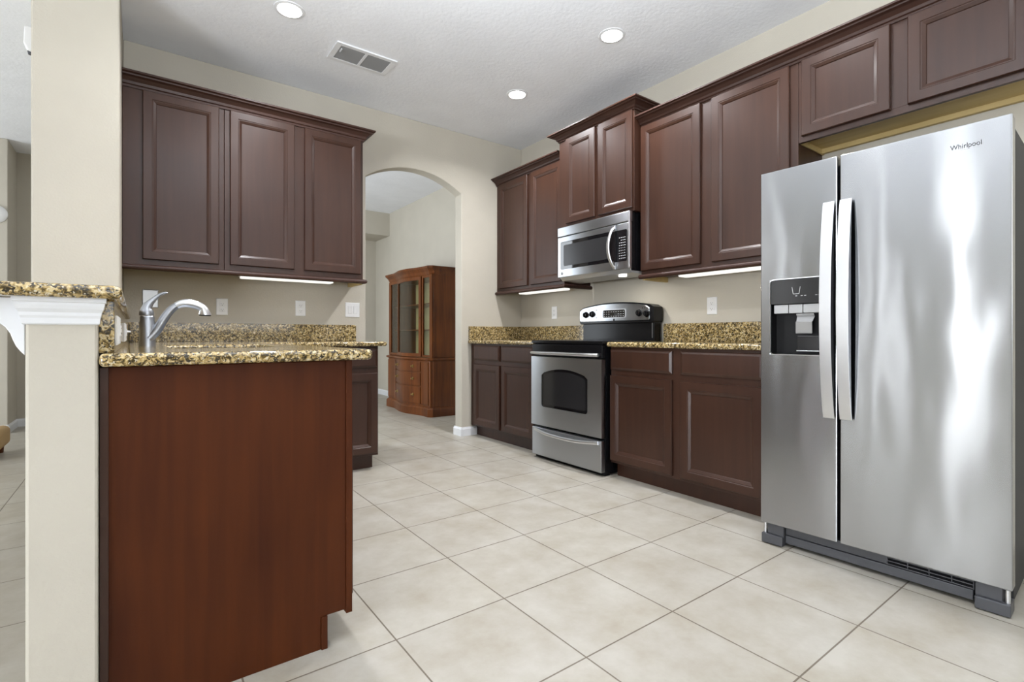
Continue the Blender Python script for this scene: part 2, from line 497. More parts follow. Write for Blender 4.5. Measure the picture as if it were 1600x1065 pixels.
def crown_pts(z0, z1, out):
    """profile (offset outward, z) from the cabinet face"""
    h = z1 - z0
    return [(0, z0), (0.008, z0), (0.010, z0 + h * 0.16), (0.018, z0 + h * 0.22), (0.022, z0 + h * 0.40), (out * 0.55, z0 + h * 0.62),
            (out * 0.78, z0 + h * 0.70), (out * 0.80, z0 + h * 0.80), (out, z0 + h * 0.86), (out, z1), (0, z1)]

def sweep(bm, path, normals, prof):
    """path: list of (x,y) corners, normals: mitre offsets per corner, prof: (off,z)"""
    rings = []
    for (x, y), (nx, ny) in zip(path, normals):
        rings.append([(x + nx * o_, y + ny * o_, z) for o_, z in prof])
    return loft(bm, rings)

def rail_pts(z0, z1):
    h = z1 - z0; p = [(0, z1), (0, z0)]
    for k in range(9):
        a = -pi / 2 + pi * k / 8
        p.append((0.012 + 0.014 * cos(a), (z0 + h * 0.45) + h * 0.45 * sin(a)))
    return p

def upper_unit(label, y0, y1, z0, z1, xf, doors, doorz, ends=True, group=None, body_bottom=None):
    t = thing('wall_cabinet', label, 'cabinet', (XW - 0.15, (y0 + y1) / 2, z0), group)
    bb = body_bottom or z0
    obj('cabinet_body', box(B(), xf + 0.0, XW, y0, y1, bb, z1), 'wood', t, 0.002)
    for a, b_ in doors:
        front('door', t, FX(xf), a, b_, doorz[0], doorz[1])
    return t

XU = 2.884   # face frame plane of the range-wall uppers (door fronts at 2.865)
# corner pair left of the microwave
tA = upper_unit('dark brown two-door wall cabinet in the corner left of the microwave', 3.145, YB, 1.39, 2.47, XU, [(3.63, 4.085), (3.16, 3.577)], (1.418, 2.438))
obj('side_panel', box(B(), XU, XW, 3.139, 3.145, 1.37, 2.45), 'wood', tA)
# over the microwave, taller and deeper
tB = thing('wall_cabinet', 'dark brown two-door wall cabinet directly above the microwave, mounted highest', 'cabinet', (2.98, 2.73, 1.84))
obj('cabinet_body', box(B(), 2.81, XW, 2.335, 3.120, 1.84, 2.58), 'wood', tB, 0.002)
front('door', tB, FX(2.81), 2.708, 3.030, 1.865, 2.552); front('door', tB, FX(2.81), 2.345, 2.668, 1.865, 2.552)
# two doors between microwave and fridge
tC = thing('wall_cabinet', 'dark brown wall cabinet with two tall doors between microwave and fridge', 'cabinet', (3.03, 1.82, 1.39))
obj('cabinet_body', box(B(), XU, XW, 1.272, 2.333, 1.39, 2.47), 'wood', tC, 0.002)
front('door', tC, FX(XU), 1.857, 2.328, 1.415, 2.438); front('door', tC, FX(XU), 1.311, 1.778, 1.415, 2.438)
obj('end_cleat', box(B(), 2.9, 3.16, 2.31, 2.333, 1.352, 1.388), 'raw', tC)
# over the fridge
tD = thing('wall_cabinet', 'short dark brown wall cabinet above the stainless fridge', 'cabinet', (3.03, 0.8, 2.0))
obj('cabinet_body', box(box(B(), XU, XW, 0.335, 1.270, 2.035, 2.47), XU, XU + 0.02, 0.335, 1.270, 2.0, 2.035), 'wood', tD, 0.001)
front('door', tD, FX(XU), 0.849, 1.249, 2.030, 2.438); front('door', tD, FX(XU), 0.375, 0.782, 2.030, 2.438)
obj('underside_panel', box(box(B(), XU + 0.02, XW - 0.02, 0.35, 1.262, 2.029, 2.035), 3.16, 3.185, 0.35, 1.262, 2.004, 2.029), 'raw', tD)
obj('side_panel', box(B(), XU + 0.02, XW, 1.262, 1.270, 2.0, 2.035), 'raw', tD)
obj('side_panel', box(B(), XU, XW, 0.315, 0.335, 2.0, 2.47), 'wood', tD)
tag(obj('filler_strip', box(B(), XU - 0.003, XU + 0.03, 1.268, 1.275, 1.39, 2.44), 'wood'), 'narrow dark wood filler strip beside the door over the fridge corner', 'trim')

# crown mouldings
cA = obj('crown_moulding', sweep(B(), [(XU, YB), (XU, 3.15)], [(-1, 0), (-1, 0)], crown_pts(2.438, 2.505, 0.075)), 'wood_h')
tag(cA, 'dark crown moulding on the corner cabinet left of the microwave', 'moulding', 'crown mouldings on the wall cabinets')
cBm = obj('crown_moulding', sweep(B(), [(XW, 3.120), (2.81, 3.120), (2.81, 2.335), (XW, 2.335)], [(0, 1), (-1, 1), (-1, -1), (0, -1)], [(o_ * 1.0, z) for o_, z in crown_pts(2.552, 2.615, 0.075)]), 'wood_h')
tag(cBm, 'dark crown moulding wrapping the raised cabinet above the microwave', 'moulding', 'crown mouldings on the wall cabinets')
cC = obj('crown_moulding', sweep(B(), [(XU, 2.333), (XU, 0.31)], [(-1, 0), (-1, 0)], crown_pts(2.438, 2.505, 0.075)), 'wood_h')
tag(cC, 'long dark crown moulding running from the microwave cabinet over the fridge', 'moulding', 'crown mouldings on the wall cabinets')
# light rails
rA = obj('light_rail', sweep(B(), [(XW, 3.139), (XU, 3.139), (XU, YB)], [(0, -1), (-1, -1), (-1, 0)], rail_pts(1.358, 1.392)), 'wood_h', smooth=True)
tag(rA, 'rounded dark rail under the corner cabinet left of the microwave', 'moulding')
rC = obj('light_rail', sweep(B(), [(XU, 2.34), (XU, 1.272)], [(-1, 0), (-1, 0)], rail_pts(1.358, 1.392)), 'wood_h', smooth=True)
tag(rC, 'rounded dark rail under the tall doors right of the microwave', 'moulding')

# left bank on the back wall
YU = 3.819
tL = thing('wall_cabinet', 'single-door dark wall cabinet touching the beige pillar on the back wall', 'cabinet', (0.19, 3.97, 1.39))
obj('cabinet_body', box(B(), -0.074, 0.460, YU, YB, 1.39, 2.49), 'wood', tL, 0.002)
front('door', tL, FY(YU), 0.024, 0.430, 1.425, 2.455)
tL2 = thing('wall_cabinet', 'two-door dark wall cabinet on the back wall beside the archway', 'cabinet', (0.93, 3.97, 1.39))
obj('cabinet_body', box(B(), 0.462, 1.400, YU, YB, 1.39, 2.49), 'wood', tL2, 0.002)
front('door', tL2, FY(YU), 0.494, 0.898, 1.428, 2.455); front('door', tL2, FY(YU), 0.966, 1.380, 1.428, 2.455)
obj('end_cleat', box(B(), 1.376, 1.400, 3.84, 4.10, 1.352, 1.388), 'raw', tL2)
mw_ = wood('espresso_moulding_along', (0.030, 0.0125, 0.0085), (0.052, 0.022, 0.0145), 0.5, 0.08, 'x', spec=0.3)
cL = obj('crown_moulding', sweep(B(), [(-0.074, YU), (1.400, YU), (1.400, YB)], [(0, -1), (1, -1), (1, 0)], crown_pts(2.456, 2.536, 0.075)), mw_)
tag(cL, 'dark crown moulding on the back-wall cabinets between pillar and archway', 'moulding', 'crown mouldings on the wall cabinets')
rL = obj('light_rail', sweep(B(), [(-0.074, YU), (1.400, YU), (1.400, YB)], [(0, -1), (1, -1), (1, 0)], rail_pts(1.358, 1.392)), mw_, smooth=True)
tag(rL, 'rounded dark rail under the back-wall cabinets left of the archway', 'moulding')

# under-cabinet light bars
def bar(label, x0_, x1_, y0_, y1_):
    t = thing('undercabinet_light', label, 'light', ((x0_ + x1_) / 2, (y0_ + y1_) / 2, 1.352), 'under-cabinet light bars')
    obj('housing', box(B(), x0_, x1_, y0_, y1_, 1.372, 1.391), 'white', t, 0.003)
    obj('lamp_cover', box(B(), x0_ + 0.006, x1_ - 0.006, y0_ + 0.01, y1_ - 0.01, 1.356, 1.372), 'tube', t, 0.006)
bar('white light bar under the cabinet between microwave and fridge', 2.95, 3.06, 1.45, 2.09)
bar('white light bar under the back-wall cabinets over the outlets', 0.57, 1.21, 3.90, 4.0)
bar('short white light bar under the corner cabinet left of the range', 2.95, 3.06, 3.24, 3.88)

# base cabinets, range wall
XB = 2.579
def base_unit(label, y0, y1, cols, side=None):
    t = thing('base_cabinet', label, 'cabinet', (2.89, (y0 + y1) / 2, 0))
    obj('cabinet_body', box(B(), XB, XW - 0.004, y0, y1 - 0.003, 0.10, 0.881), 'wood', t, 0.002)
    obj('toe_kick', box(B(), 2.643, XW - 0.004, y0, y1 - 0.003, 0, 0.10), 'wood', t)
    for a, b_ in cols:
        front('door', t, FX(XB), a, b_, 0.118, 0.690)
        front('drawer_front', t, FX(XB), a, b_, 0.727, 0.865, SLAB)
    return t
base_unit('dark brown corner base cabinet with two doors left of the range', 3.128, YB, [(3.640, 4.060), (3.160, 3.606)])
base_unit('dark brown base cabinet with two wide doors between range and fridge', 1.262, 2.345, [(1.849, 2.338), (1.300, 1.790)])

# base cabinet on the back wall (front faces the camera)
t = thing('base_cabinet', 'dark brown base cabinet on the back wall beside the archway', 'cabinet', (0.98, 3.8, 0))
obj('cabinet_body', box(B(), 0.566, 1.391, 3.489, YB - 0.004, 0.10, 0.881), 'wood', t, 0.002)
obj('toe_kick', box(B(), 0.566, 1.372, 3.553, YB - 0.004, 0, 0.10), 'wood', t)
for a, b_ in ((0.60, 0.955), (0.995, 1.380)):
    front('door', t, FY(3.489), a, b_, 0.118, 0.690); front('drawer_front', t, FY(3.489), a, b_, 0.727, 0.865, SLAB)

# peninsula cabinet with cherry end panel
t = thing('base_cabinet', 'peninsula base cabinet with large reddish cherry end panel facing the camera', 'cabinet', (0.24, 2.5, 0))
bm = B()
for q in ((-0.070, -0.052, 1.60, YB - 0.04, 0.10, 0.880), (0.506, 0.524, 1.60, 3.489, 0.10, 0.880), (-0.052, 0.506, 1.60, YB - 0.04, 0.10, 0.118),
          (-0.052, 0.506, 1.60, 1.618, 0.118, 0.880), (-0.052, 0.506, 2.88, 2.898, 0.118, 0.880), (-0.052, 0.548, YB - 0.04, YB - 0.022, 0.118, 0.880)):
    box(bm, *q)
obj('cabinet_body', bm, 'wood', t)
obj('toe_kick', box(B(), -0.044, 0.452, 1.586, 3.553, 0, 0.0995), 'wood', t)
pp = [(-0.074, 0.0), (0.449, 0.0), (0.449, 0.099), (0.524, 0.099), (0.524, 0.879), (-0.074, 0.879)]
obj('end_panel', prism(B(), pp, 'y', 1.580, 1.60), 'panel', t, 0.0015)
obj('scribe_strip', box(B(), -0.074, -0.057, 1.574, 1.580, 0.0, 0.879), 'wood', t, 0.001)
obj('kick_end', box(B(), 0.449, 0.467, 1.574, 1.586, 0.0, 0.100), 'panel', t, 0.001)
obj('face_frame', box(B(), 0.524, 0.543, 1.574, 3.489, 0.088, 0.879), 'panel', t, 0.001)
for a, b_ in ((1.62, 2.05), (2.09, 2.50), (2.54, 2.97), (3.01, 3.42)):
    front('door', t, FXp(0.543), a, b_, 0.118, 0.690); front('drawer_front', t, FXp(0.543), a, b_, 0.727, 0.865, SLAB)

# ------------------------------------------------------------------ granite
CT0, CT1 = 0.881, 0.914
def bev(o):
    return o
t = thing('granite_countertop', 'granite countertop right of the range with tall splash behind', 'countertop', (2.87, 1.8, CT0))
obj('counter_slab', box(B(), 2.54, XW, 1.262, 2.352, CT0, CT1), 'granite', t, 0.012, 4, True)
obj('backsplash', box(B(), XW - 0.03, XW, 1.262, 2.352, CT1, 1.046), 'granite', t, 0.003)
t = thing('granite_countertop', 'granite corner countertop left of the range, beside the archway wall', 'countertop', (2.87, 3.6, CT0))
obj('counter_slab', box(B(), 2.54, XW, 3.126, YB, CT0, CT1), 'granite', t, 0.012, 4, True)
obj('backsplash', box(B(), XW - 0.03, XW, 3.126, YB - 0.03, CT1, 1.046), 'granite', t, 0.003)
obj('side_splash', box(B(), 2.548, XW, YB - 0.03, YB, CT1, 1.046), 'granite', t, 0.003)
t = thing('granite_countertop', 'L-shaped granite countertop of the peninsula carrying the faucet', 'countertop', (0.5, 2.8, CT0))
hx0, hx1, hy0, hy1 = 0.10, 0.48, 2.02, 2.78
V = [(-0.0745, 1.545), (0.60, 1.545), (0.60, 3.445), (1.442, 3.445), (1.442, YB), (-0.0745, YB),
     (hx0, hy0), (hx1, hy0), (hx1, hy1), (hx0, hy1), (-0.0745, hy0), (-0.0745, hy1), (0.60, hy0), (0.60, hy1)]
polys = [(0, 1, 12, 7, 6, 10), (10, 6, 9, 11), (7, 12, 13, 8), (11, 9, 8, 13, 2, 3, 4, 5)]
obj('counter_slab', plate(B(), V, polys, CT0, CT1), 'granite', t, 0.012, 4, True)
obj('backsplash', box(B(), -0.044, 1.447, YB - 0.03, YB, CT1, 1.044), 'granite', t, 0.003)
obj('wall_cladding', box(box(B(), -0.076, -0.046, 1.580, 3.38, CT1, 1.043), -0.076, -0.046, 3.38, YB - 0.03, CT1, 1.043), 'granite', t, 0.002)
# undermount sink
t = thing('kitchen_sink', 'stainless undermount sink basin set into the peninsula countertop', 'sink', (0.29, 2.4, 0.70))
bm = B()
prof = [(-0.012, 0.0), (0.0, 0.0), (0.008, -0.02), (0.014, -0.15), (0.04, -0.175), (0.06, -0.178)]
rings_panel(bm, lambda u, v, w: (u, v, CT0 + w), hx0, hx1, hy0, hy1, prof, back=False)
obj('basin', bm, 'steel', t)
obj('drain', lathe(B(), (0.29, 2.4, 0.7), [(0.045, 0.003), (0.045, 0.006), (0.03, 0.007), (0.028, 0.004)]), 'bright', t, smooth=True)
# raised bar top
bt = obj('granite_bar_top', box(B(), -0.52, -0.029, 1.50, 3.378, 1.043, 1.074), 'granite', None, 0.013, 4, True)
tag(bt, 'raised granite bar top on the half wall in front of the pillar', 'countertop')

# white capital trim around the half wall end + bracket
bm = B()
pr_ = [(0.000, 0.982), (0.004, 0.985), (0.006, 0.997), (0.010, 1.003), (0.011, 1.010), (0.018, 1.018), (0.022, 1.026), (0.023, 1.032), (0.028, 1.034), (0.028, 1.043)]
rs = []
for o_, z in pr_:
    a = o_ * 0.55; x_l, x_r, yf = -0.206 - a, -0.075 + a, 1.556 - o_
    rs.append([(x_l, yf, z), (x_r, yf, z), (x_r, 1.579, z), (x_l, 1.579, z)])
loft(bm, rs)
rs = []
for o_, z in pr_:
    rs.append([(-0.203, 1.579, z), (-0.203, 3.38, z), (-0.206 - o_ * 0.55, 3.38, z), (-0.206 - o_ * 0.55, 1.579, z)])
loft(bm, rs)
struct('trim_1', bm, 'white')
pts = [(-0.204, 0.912), (-0.211, 0.921), (-0.219, 0.934), (-0.224, 0.948), (-0.228, 0.962), (-0.236, 0.976), (-0.248, 0.988), (-0.27, 0.996), (-0.30, 1.0),
       (-0.33, 0.999), (-0.36, 0.998), (-0.385, 1.004), (-0.40, 1.015), (-0.405, 1.0425), (-0.204, 1.0425)]
br_ = obj('bar_bracket', prism(B(), pts, 'y', 1.566, 1.612), 'white', None, 0.002)
tag(br_, 'white scrolled wooden bracket under the raised bar overhang', 'bracket')

# ------------------------------------------------------------------ faucet
fx, fy = 0.030, 2.40
t = thing('kitchen_faucet', 'brushed nickel single-lever pull-out faucet on the peninsula counter', 'faucet', (fx, fy, CT1))
obj('faucet_body', lathe(B(), (fx, fy, CT1), [(0.0275, 0), (0.0275, 0.004), (0.0262, 0.008), (0.0255, 0.095), (0.0235, 0.099), (0.0235, 0.112), (0.0225, 0.116), (0.021, 0.119)], 36), 'chrome', t, smooth=True)
sp = [(0.004, 0.030), (0.035, 0.062), (0.062, 0.105), (0.088, 0.140), (0.113, 0.160), (0.142, 0.171), (0.172, 0.171), (0.204, 0.163), (0.228, 0.150), (0.246, 0.136)]
n = len(sp)
bm = B()
path = []
for i in range(n - 1):
    for k in range(4):
        tt = k / 4
        p0 = sp[max(i - 1, 0)]; p1 = sp[i]; p2 = sp[i + 1]; p3 = sp[min(i + 2, n - 1)]
        c_ = [0.5 * ((2 * p1[j]) + (-p0[j] + p2[j]) * tt + (2 * p0[j] - 5 * p1[j] + 4 * p2[j] - p3[j]) * tt * tt + (-p0[j] + 3 * p1[j] - 3 * p2[j] + p3[j]) * tt ** 3) for j in (0, 1)]
        path.append((fx + c_[0] * 0.82, fy - 0.01, CT1 + c_[1]))
cut = 17
tube(bm, path[:cut], [0.0175 - 0.004 * i / cut for i in range(cut)], 20)
obj('spout', bm, 'chrome', t, smooth=True)
hd = path[cut - 1:]
nh = len(hd)
hr = [0.0138 + 0.0035 * sin(pi * min(1, i / nh * 1.1)) for i in range(nh)]
obj('spray_head', tube(B(), hd[:-4], hr[:-4], 20), 'bright', t, smooth=True)
# the head flares into a wide downward-facing nozzle
cx1, cz1 = hd[-6][0], hd[-6][2]
ex, ez = fx + 0.190, CT1 + 0.127
rs = []
for k in range(9):
    u = k / 8
    c_x = cx1 + (ex - cx1) * u; c_z = cz1 + (ez - cz1) * u ** 1.3
    a_ = -R(62) * (1 - u) ** 0.8         # section tilts from across the tube to horizontal
    ra, rb = 0.0155 + 0.0075 * u, 0.0155 - 0.001 * u
    rs.append([(c_x + ra * cos(2 * pi * j / 20) * cos(a_), fy - 0.01 + rb * sin(2 * pi * j / 20), c_z - ra * cos(2 * pi * j / 20) * sin(a_)) for j in range(20)])
obj('spray_nozzle', loft(B(), rs), 'bright', t, smooth=True)
obj('nozzle_face', loft(B(), [[(ex + 0.021 * cos(2 * pi * k / 20), fy - 0.01 + 0.013 * sin(2 * pi * k / 20), ez - 0.0005 - 0.004 * s_) for k in range(20)] for s_ in (0, 1)]), 'bplas', t)
# lever: cone that sweeps up into a curved blade
bm = B()
lv = [(0.0, 0.121, 0.0235), (0.0, 0.131, 0.0240), (0.000, 0.142, 0.0215), (0.003, 0.156, 0.0165), (0.012, 0.172, 0.0120), (0.025, 0.187, 0.0088), (0.040, 0.201, 0.0068), (0.053, 0.209, 0.0058), (0.064, 0.212, 0.0050), (0.069, 0.211, 0.003)]
rs = []
for i, (dx, dz, r_) in enumerate(lv):
    wy = max(r_, 0.0085) if i > 3 else r_
    nx, nz = (1, 0) if i < 3 else (0.8, -0.6)
    rs.append([(fx + dx + nx * r_ * cos(2 * pi * k / 20) - 0.002, fy + wy * sin(2 * pi * k / 20), CT1 + dz + nz * r_ * cos(2 * pi * k / 20)) for k in range(20)])
obj('lever', loft(bm, rs), 'chrome', t, smooth=True)

# ------------------------------------------------------------------ wall plates
def outlet(label, fm, uc, vc, horizontal=False, group='white wall outlets', w=0.075, h=0.12, style='duplex', th=0.006):
    if horizontal: w, h = h, w
    c = fm(uc, vc, 0)
    t = thing('wall_outlet' if style != 'switch' else 'wall_switch', label, 'outlet' if style != 'switch' else 'switch', c, group if style != 'switch' else None)
    obj('cover_plate', rings_panel(B(), fm, uc - w / 2, uc + w / 2, vc - h / 2, vc + h / 2, [(0, 0.0005), (0, th * 0.5), (0.004, th), (0.006, th)]), 'plate', t)
    if style == 'duplex':
        for s_ in (-1, 1):
            du, dv = (s_ * 0.02, 0) if horizontal else (0, s_ * 0.02)
            f_ = obj('receptacle', rings_panel(B(), fm, uc + du - 0.0165, uc + du + 0.0165, vc + dv - 0.014, vc + dv + 0.014, [(0, th), (0, th + 0.0015), (0.003, th + 0.0025)]), 'plate', t)
            b_ = B()
            for k in (-0.006, 0.006):
                if horizontal: rings_panel(b_, fm, uc + du - 0.003, uc + du + 0.005, vc + k - 0.001, vc + k + 0.001, [(0, th + 0.0024), (0, th + 0.003)])
                else: rings_panel(b_, fm, uc + k - 0.001, uc + k + 0.001, vc + dv - 0.002, vc + dv + 0.006, [(0, th + 0.0024), (0, th + 0.003)])
            rings_panel(b_, fm, uc + du - 0.002, uc + du + 0.002, vc + dv - 0.010, vc + dv - 0.006, [(0, th + 0.0024), (0, th + 0.003)])
            sl = obj('contact_slot', b_, 'slot', t)
    elif style == 'switch':
        for k in (-0.023, 0.023):
            obj('rocker', rings_panel(B(), fm, uc + k - 0.0165, uc + k + 0.0165, vc - 0.033, vc + 0.033, [(0, th), (0, th + 0.001), (0.0015, th + 0.001), (0.002, th - 0.0005), (0.004, th + 0.003)]), 'plate', t)
    return t
outlet('white double outlet on the back wall nearest the faucet', FY(YB), 0.485, 1.162)
outlet('white double outlet on the back wall under the two-door cabinet', FY(YB), 1.018, 1.168)
outlet('white two-rocker light switch beside the archway', FY(YB), 1.425, 1.168, style='switch', w=0.118, h=0.12)
outlet('small white outlet on the corner wall left of the range', FX(XW), 3.612, 1.174)
outlet('white double outlet on the wall between range and fridge', FX(XW), 1.970, 1.162)
t = thing('blank_wall_plate', 'grey metal blank plate on the wall behind the faucet lever', 'outlet cover', (0.067, YB, 1.2))
obj('cover_plate', rings_panel(B(), FY(YB), 0.024, 0.112, 1.142, 1.262, [(0, 0.0005), (0, 0.003), (0.004, 0.006), (0.006, 0.006)]), 'steelplate', t)
for z_ in (1.245, 1.158):
    obj('screw', cyl(B(), (0.067, YB - 0.008, z_), 0.003, 0.002, 'y'), 'steelplate', t)
outlet('sideways white outlet on the granite cladding nearest the camera', FXp(-0.046), 1.68, 0.970, True, 'sideways outlets on the granite cladding', th=0.009)
t = outlet('sideways white outlet farther along the granite cladding beside the faucet', FXp(-0.046), 2.58, 0.970, True, 'sideways outlets on the granite cladding', th=0.009)
obj('toggle', cyl(B(), (-0.036, 2.56, 0.972), 0.006, 0.014, 'x', r2=0.004), 'plate', t)

# ------------------------------------------------------------------ ceiling fixtures
def can(x, y, label):
    t = thing('recessed_light', label, 'light', (x, y, CEIL), 'recessed ceiling lights')
    obj('trim_ring', lathe(B(), (x, y, CEIL), [(0.062, -0.0045), (0.072, -0.006), (0.084, -0.003), (0.085, -0.0003)], 40), 'white', t, smooth=True)
    obj('lamp_lens', lathe(B(), (x, y, CEIL), [(0.064, -0.0075), (0.05, -0.010), (0.03, -0.0118), (0.004, -0.0125)], 40), 'lens', t, smooth=True)
labs = ['round recessed ceiling light deepest in the kitchen, above the range corner', 'round recessed ceiling light in front of the cabinet above the microwave',
        'round recessed ceiling light left of the air vent above the peninsula']
for (x, y), l in zip(CANS[:3], labs): can(x, y, l)
for i, (x, y) in enumerate(CANS[3:]):
    can(x, y, ['recessed ceiling light nearer the camera over the peninsula counter end', 'recessed ceiling light above the fridge doors', 'recessed ceiling light beside the camera, left row', 'recessed ceiling light over the right aisle behind the fridge line', 'recessed ceiling light straight above the camera, left row'][i])

t = thing('ceiling_vent', 'white two-panel air vent with dark louvres in the ceiling', 'vent', (1.255, 3.43, CEIL))
vx0, vx1, vy0, vy1 = 1.045, 1.462, 3.312, 3.545
bm = B()
for a in ((vx0, vx1, vy0, vy0 + 0.03), (vx0, vx1, vy1 - 0.03, vy1), (vx0, vx0 + 0.035, vy0 + 0.03, vy1 - 0.03), (vx1 - 0.035, vx1, vy0 + 0.03, vy1 - 0.03), (1.245, 1.263, vy0 + 0.03, vy1 - 0.03)):
    box(bm, *a, CEIL - 0.010, CEIL - 0.0005)
obj('vent_frame', bm, 'white', t, 0.001)
obj('duct_back', box(B(), vx0 + 0.03, vx1 - 0.03, vy0 + 0.025, vy1 - 0.025, CEIL - 0.0018, CEIL - 0.0008), 'slot', t)
for (a, b_) in ((vx0 + 0.035, 1.245), (1.263, vx1 - 0.035)):
    bm = B()
    for k in range(9):
        y = vy0 + 0.036 + k * 0.0195
        prism(bm, [(y, CEIL - 0.002), (y + 0.013, CEIL - 0.0095), (y + 0.0142, CEIL - 0.0085), (y + 0.002, CEIL - 0.002)], 'x', a, b_)
    obj('louvre_panel', bm, 'vgrey', t)
obj('damper_lever', box(B(), vx0 + 0.045, vx0 + 0.05, vy0 + 0.06, vy0 + 0.10, CEIL - 0.018, CEIL - 0.008), 'white', t)

t = thing('motion_sensor', 'small white sensor box high on the side of the pillar', 'sensor', (-0.44, 3.6, 2.4))
obj('housing', prism(B(), [(-0.419, 2.545), (-0.466, 2.545), (-0.470, 2.46), (-0.452, 2.425), (-0.419, 2.42)], 'y', 3.56, 3.63), 'plate', t, 0.005)
obj('lens', cyl(B(), (-0.446, 3.585, 2.412), 0.009, 0.016, 'z', r2=0.012), 'dgrey', t)
t = thing('wall_chime', 'round white dome fixture on the light living room wall edge', 'wall fixture', (-1.045, 6.9, 2.12))
obj('dome', loft(B(), [[(-1.105 + r_ * cos(2 * pi * k / 28), 6.9 - d_, 2.135 + r_ * sin(2 * pi * k / 28)) for k in range(28)] for r_, d_ in ((0.088, 0.001), (0.088, 0.012), (0.074, 0.028), (0.045, 0.036), (0.01, 0.038))]), 'plate', t, smooth=True)
t = thing('footstool', 'low tan upholstered footstool on the living room floor beyond the half wall', 'footstool', (-1.06, 5.6, 0))
obj('cushion', box(B(), -1.32, -0.845, 5.42, 5.85, 0.06, 0.22), 'tan', t, 0.04, 4, True)
for sx in (-1.27, -0.90):
    for sy in (5.47, 5.80):
        obj('leg', cyl(B(), (sx, sy, 0), 0.018, 0.07, 'z', r2=0.024), 'hutch', t)

# ------------------------------------------------------------------ lettering helper
def lettering(name, body, mat, parent, centre, size, xdir, ydir, local=False, width=None, shear=0.0):
    cu = bpy.data.curves.new(name, 'FONT'); cu.body = body; cu.size = size; cu.align_x = 'CENTER'; cu.align_y = 'CENTER'
    cu.extrude = 0.0003; cu.shear = shear
    tmp = bpy.data.objects.new(name + '_tmp', cu); COL.objects.link(tmp)
    dg = bpy.context.evaluated_depsgraph_get(); dg.update()
    me = bpy.data.meshes.new_from_object(tmp.evaluated_get(dg))
    bpy.data.objects.remove(tmp); bpy.data.curves.remove(cu)
    bm = B(); bm.from_mesh(me); bpy.data.meshes.remove(me)
    X, Y = Vector(xdir), Vector(ydir); Z = X.cross(Y)
    w_ = max(v.co.x for v in bm.verts) - min(v.co.x for v in bm.verts)
    k = width / w_ if width else 1
    for v in bm.verts:
        v.co = Vector(centre) + X * (v.co.x * k) + Y * v.co.y + Z * v.co.z
    return obj(name, bm, mat, parent, local=local)

# ------------------------------------------------------------------ range
t = thing('electric_range', 'stainless and black freestanding electric range between the base cabinets', 'range', (2.83, 2.74, 0))
ry0, ry1 = 2.362, 3.118
obj('oven_body', box(B(), 2.545, 3.155, ry0 + 0.002, ry1 - 0.002, 0.012, 0.895), 'black', t, 0.003)
# oven door with a window whose top edge is arched
def arch_outline(y0, y1, z0, z1, rise_, r_):
    """outline in (y,z), rounded bottom corners, arched top"""
    p = []
    for k in range(6):
        a = R(180 + 90 * k / 5); p.append((y0 + r_ + r_ * cos(a), z0 + r_ + r_ * sin(a)))
    for k in range(6):
        a = R(270 + 90 * k / 5); p.append((y1 - r_ + r_ * cos(a), z0 + r_ + r_ * sin(a)))
    m = 16
    for k in range(m + 1):
        u = k / m; y = y1 - (y1 - y0) * u
        e = min(1, min(u, 1 - u) / 0.07)
        p.append((y, z1 - 0.012 * (1 - e) ** 2 + rise_ * 4 * u * (1 - u)))
    return p
wy0, wy1 = 2.497, 2.994
out = arch_outline(wy0, wy1, 0.408, 0.664, 0.043, 0.022)
bm = B()
# door skin: outer rectangle split into a fan around the window outline
N_ = len(out)
def outer_pt(p):
    cy_, cz_ = (wy0 + wy1) / 2, 0.5575
    oy0, oy1, oz0, oz1 = ry0 + 0.002, ry1 - 0.002, 0.262, 0.794
    ny, nz = (p[0] - cy_) / ((wy1 - wy0) / 2), (p[1] - cz_) / 0.1495
    k = 1 / max(abs(ny), abs(nz))
    ny *= k; nz *= k
    return (cy_ + ny * ((oy1 - cy_) if ny > 0 else (cy_ - oy0)), cz_ + nz * ((oz1 - cz_) if nz > 0 else (cz_ - oz0)))
XD = 2.508
corners = [(ry0 + 0.002, 0.262), (ry1 - 0.002, 0.262), (ry1 - 0.002, 0.794), (ry0 + 0.002, 0.794)]
inner = [bm.verts.new((XD, y, z)) for y, z in out]
inner_b = [bm.verts.new((XD + 0.006, y, z)) for y, z in out]
op = [outer_pt(p) for p in out]
outer = [bm.verts.new((XD, y, z)) for y, z in op]
outer_b = [bm.verts.new((XD + 0.037, y, z)) for y, z in op]
def on(p, q): return abs(p - q) < 1e-6
for i in range(N_):
    j = (i + 1) % N_
    ci = None
    for c_ in corners:
        a, b_ = op[i], op[j]
        # the corner lies between two neighbours that sit on different edges
        if not (on(a[0], b_[0]) or on(a[1], b_[1])):
            if (on(a[0], c_[0]) and on(b_[1], c_[1])) or (on(a[1], c_[1]) and on(b_[0], c_[0])): ci = c_
    if ci:
        cv = bm.verts.new((XD, *ci)); cb = bm.verts.new((XD + 0.037, *ci))
        bm.faces.new((inner[i], outer[i], cv, outer[j], inner[j]))
        bm.faces.new((outer[i], outer_b[i], cb, cv)); bm.faces.new((cv, cb, outer_b[j], outer[j]))
    else:
        bm.faces.new((inner[i], outer[i], outer[j], inner[j]))
        bm.faces.new((outer[i], outer_b[i], outer_b[j], outer[j]))
    bm.faces.new((inner[i], inner[j], inner_b[j], inner_b[i]))
dr = obj('oven_door', bm, 'steel', t)
obj('window_trim', prism(B(), out, 'x', XD + 0.004, XD + 0.012), 'bglass', dr)
win2 = arch_outline(wy0 + 0.02, wy1 - 0.02, 0.428, 0.652, 0.037, 0.015)
obj('window_glass', prism(B(), win2, 'x', XD + 0.003, XD + 0.0045), plain('oven_window_glass', (0.02, 0.02, 0.021), 0.08, spec=0.7), dr)
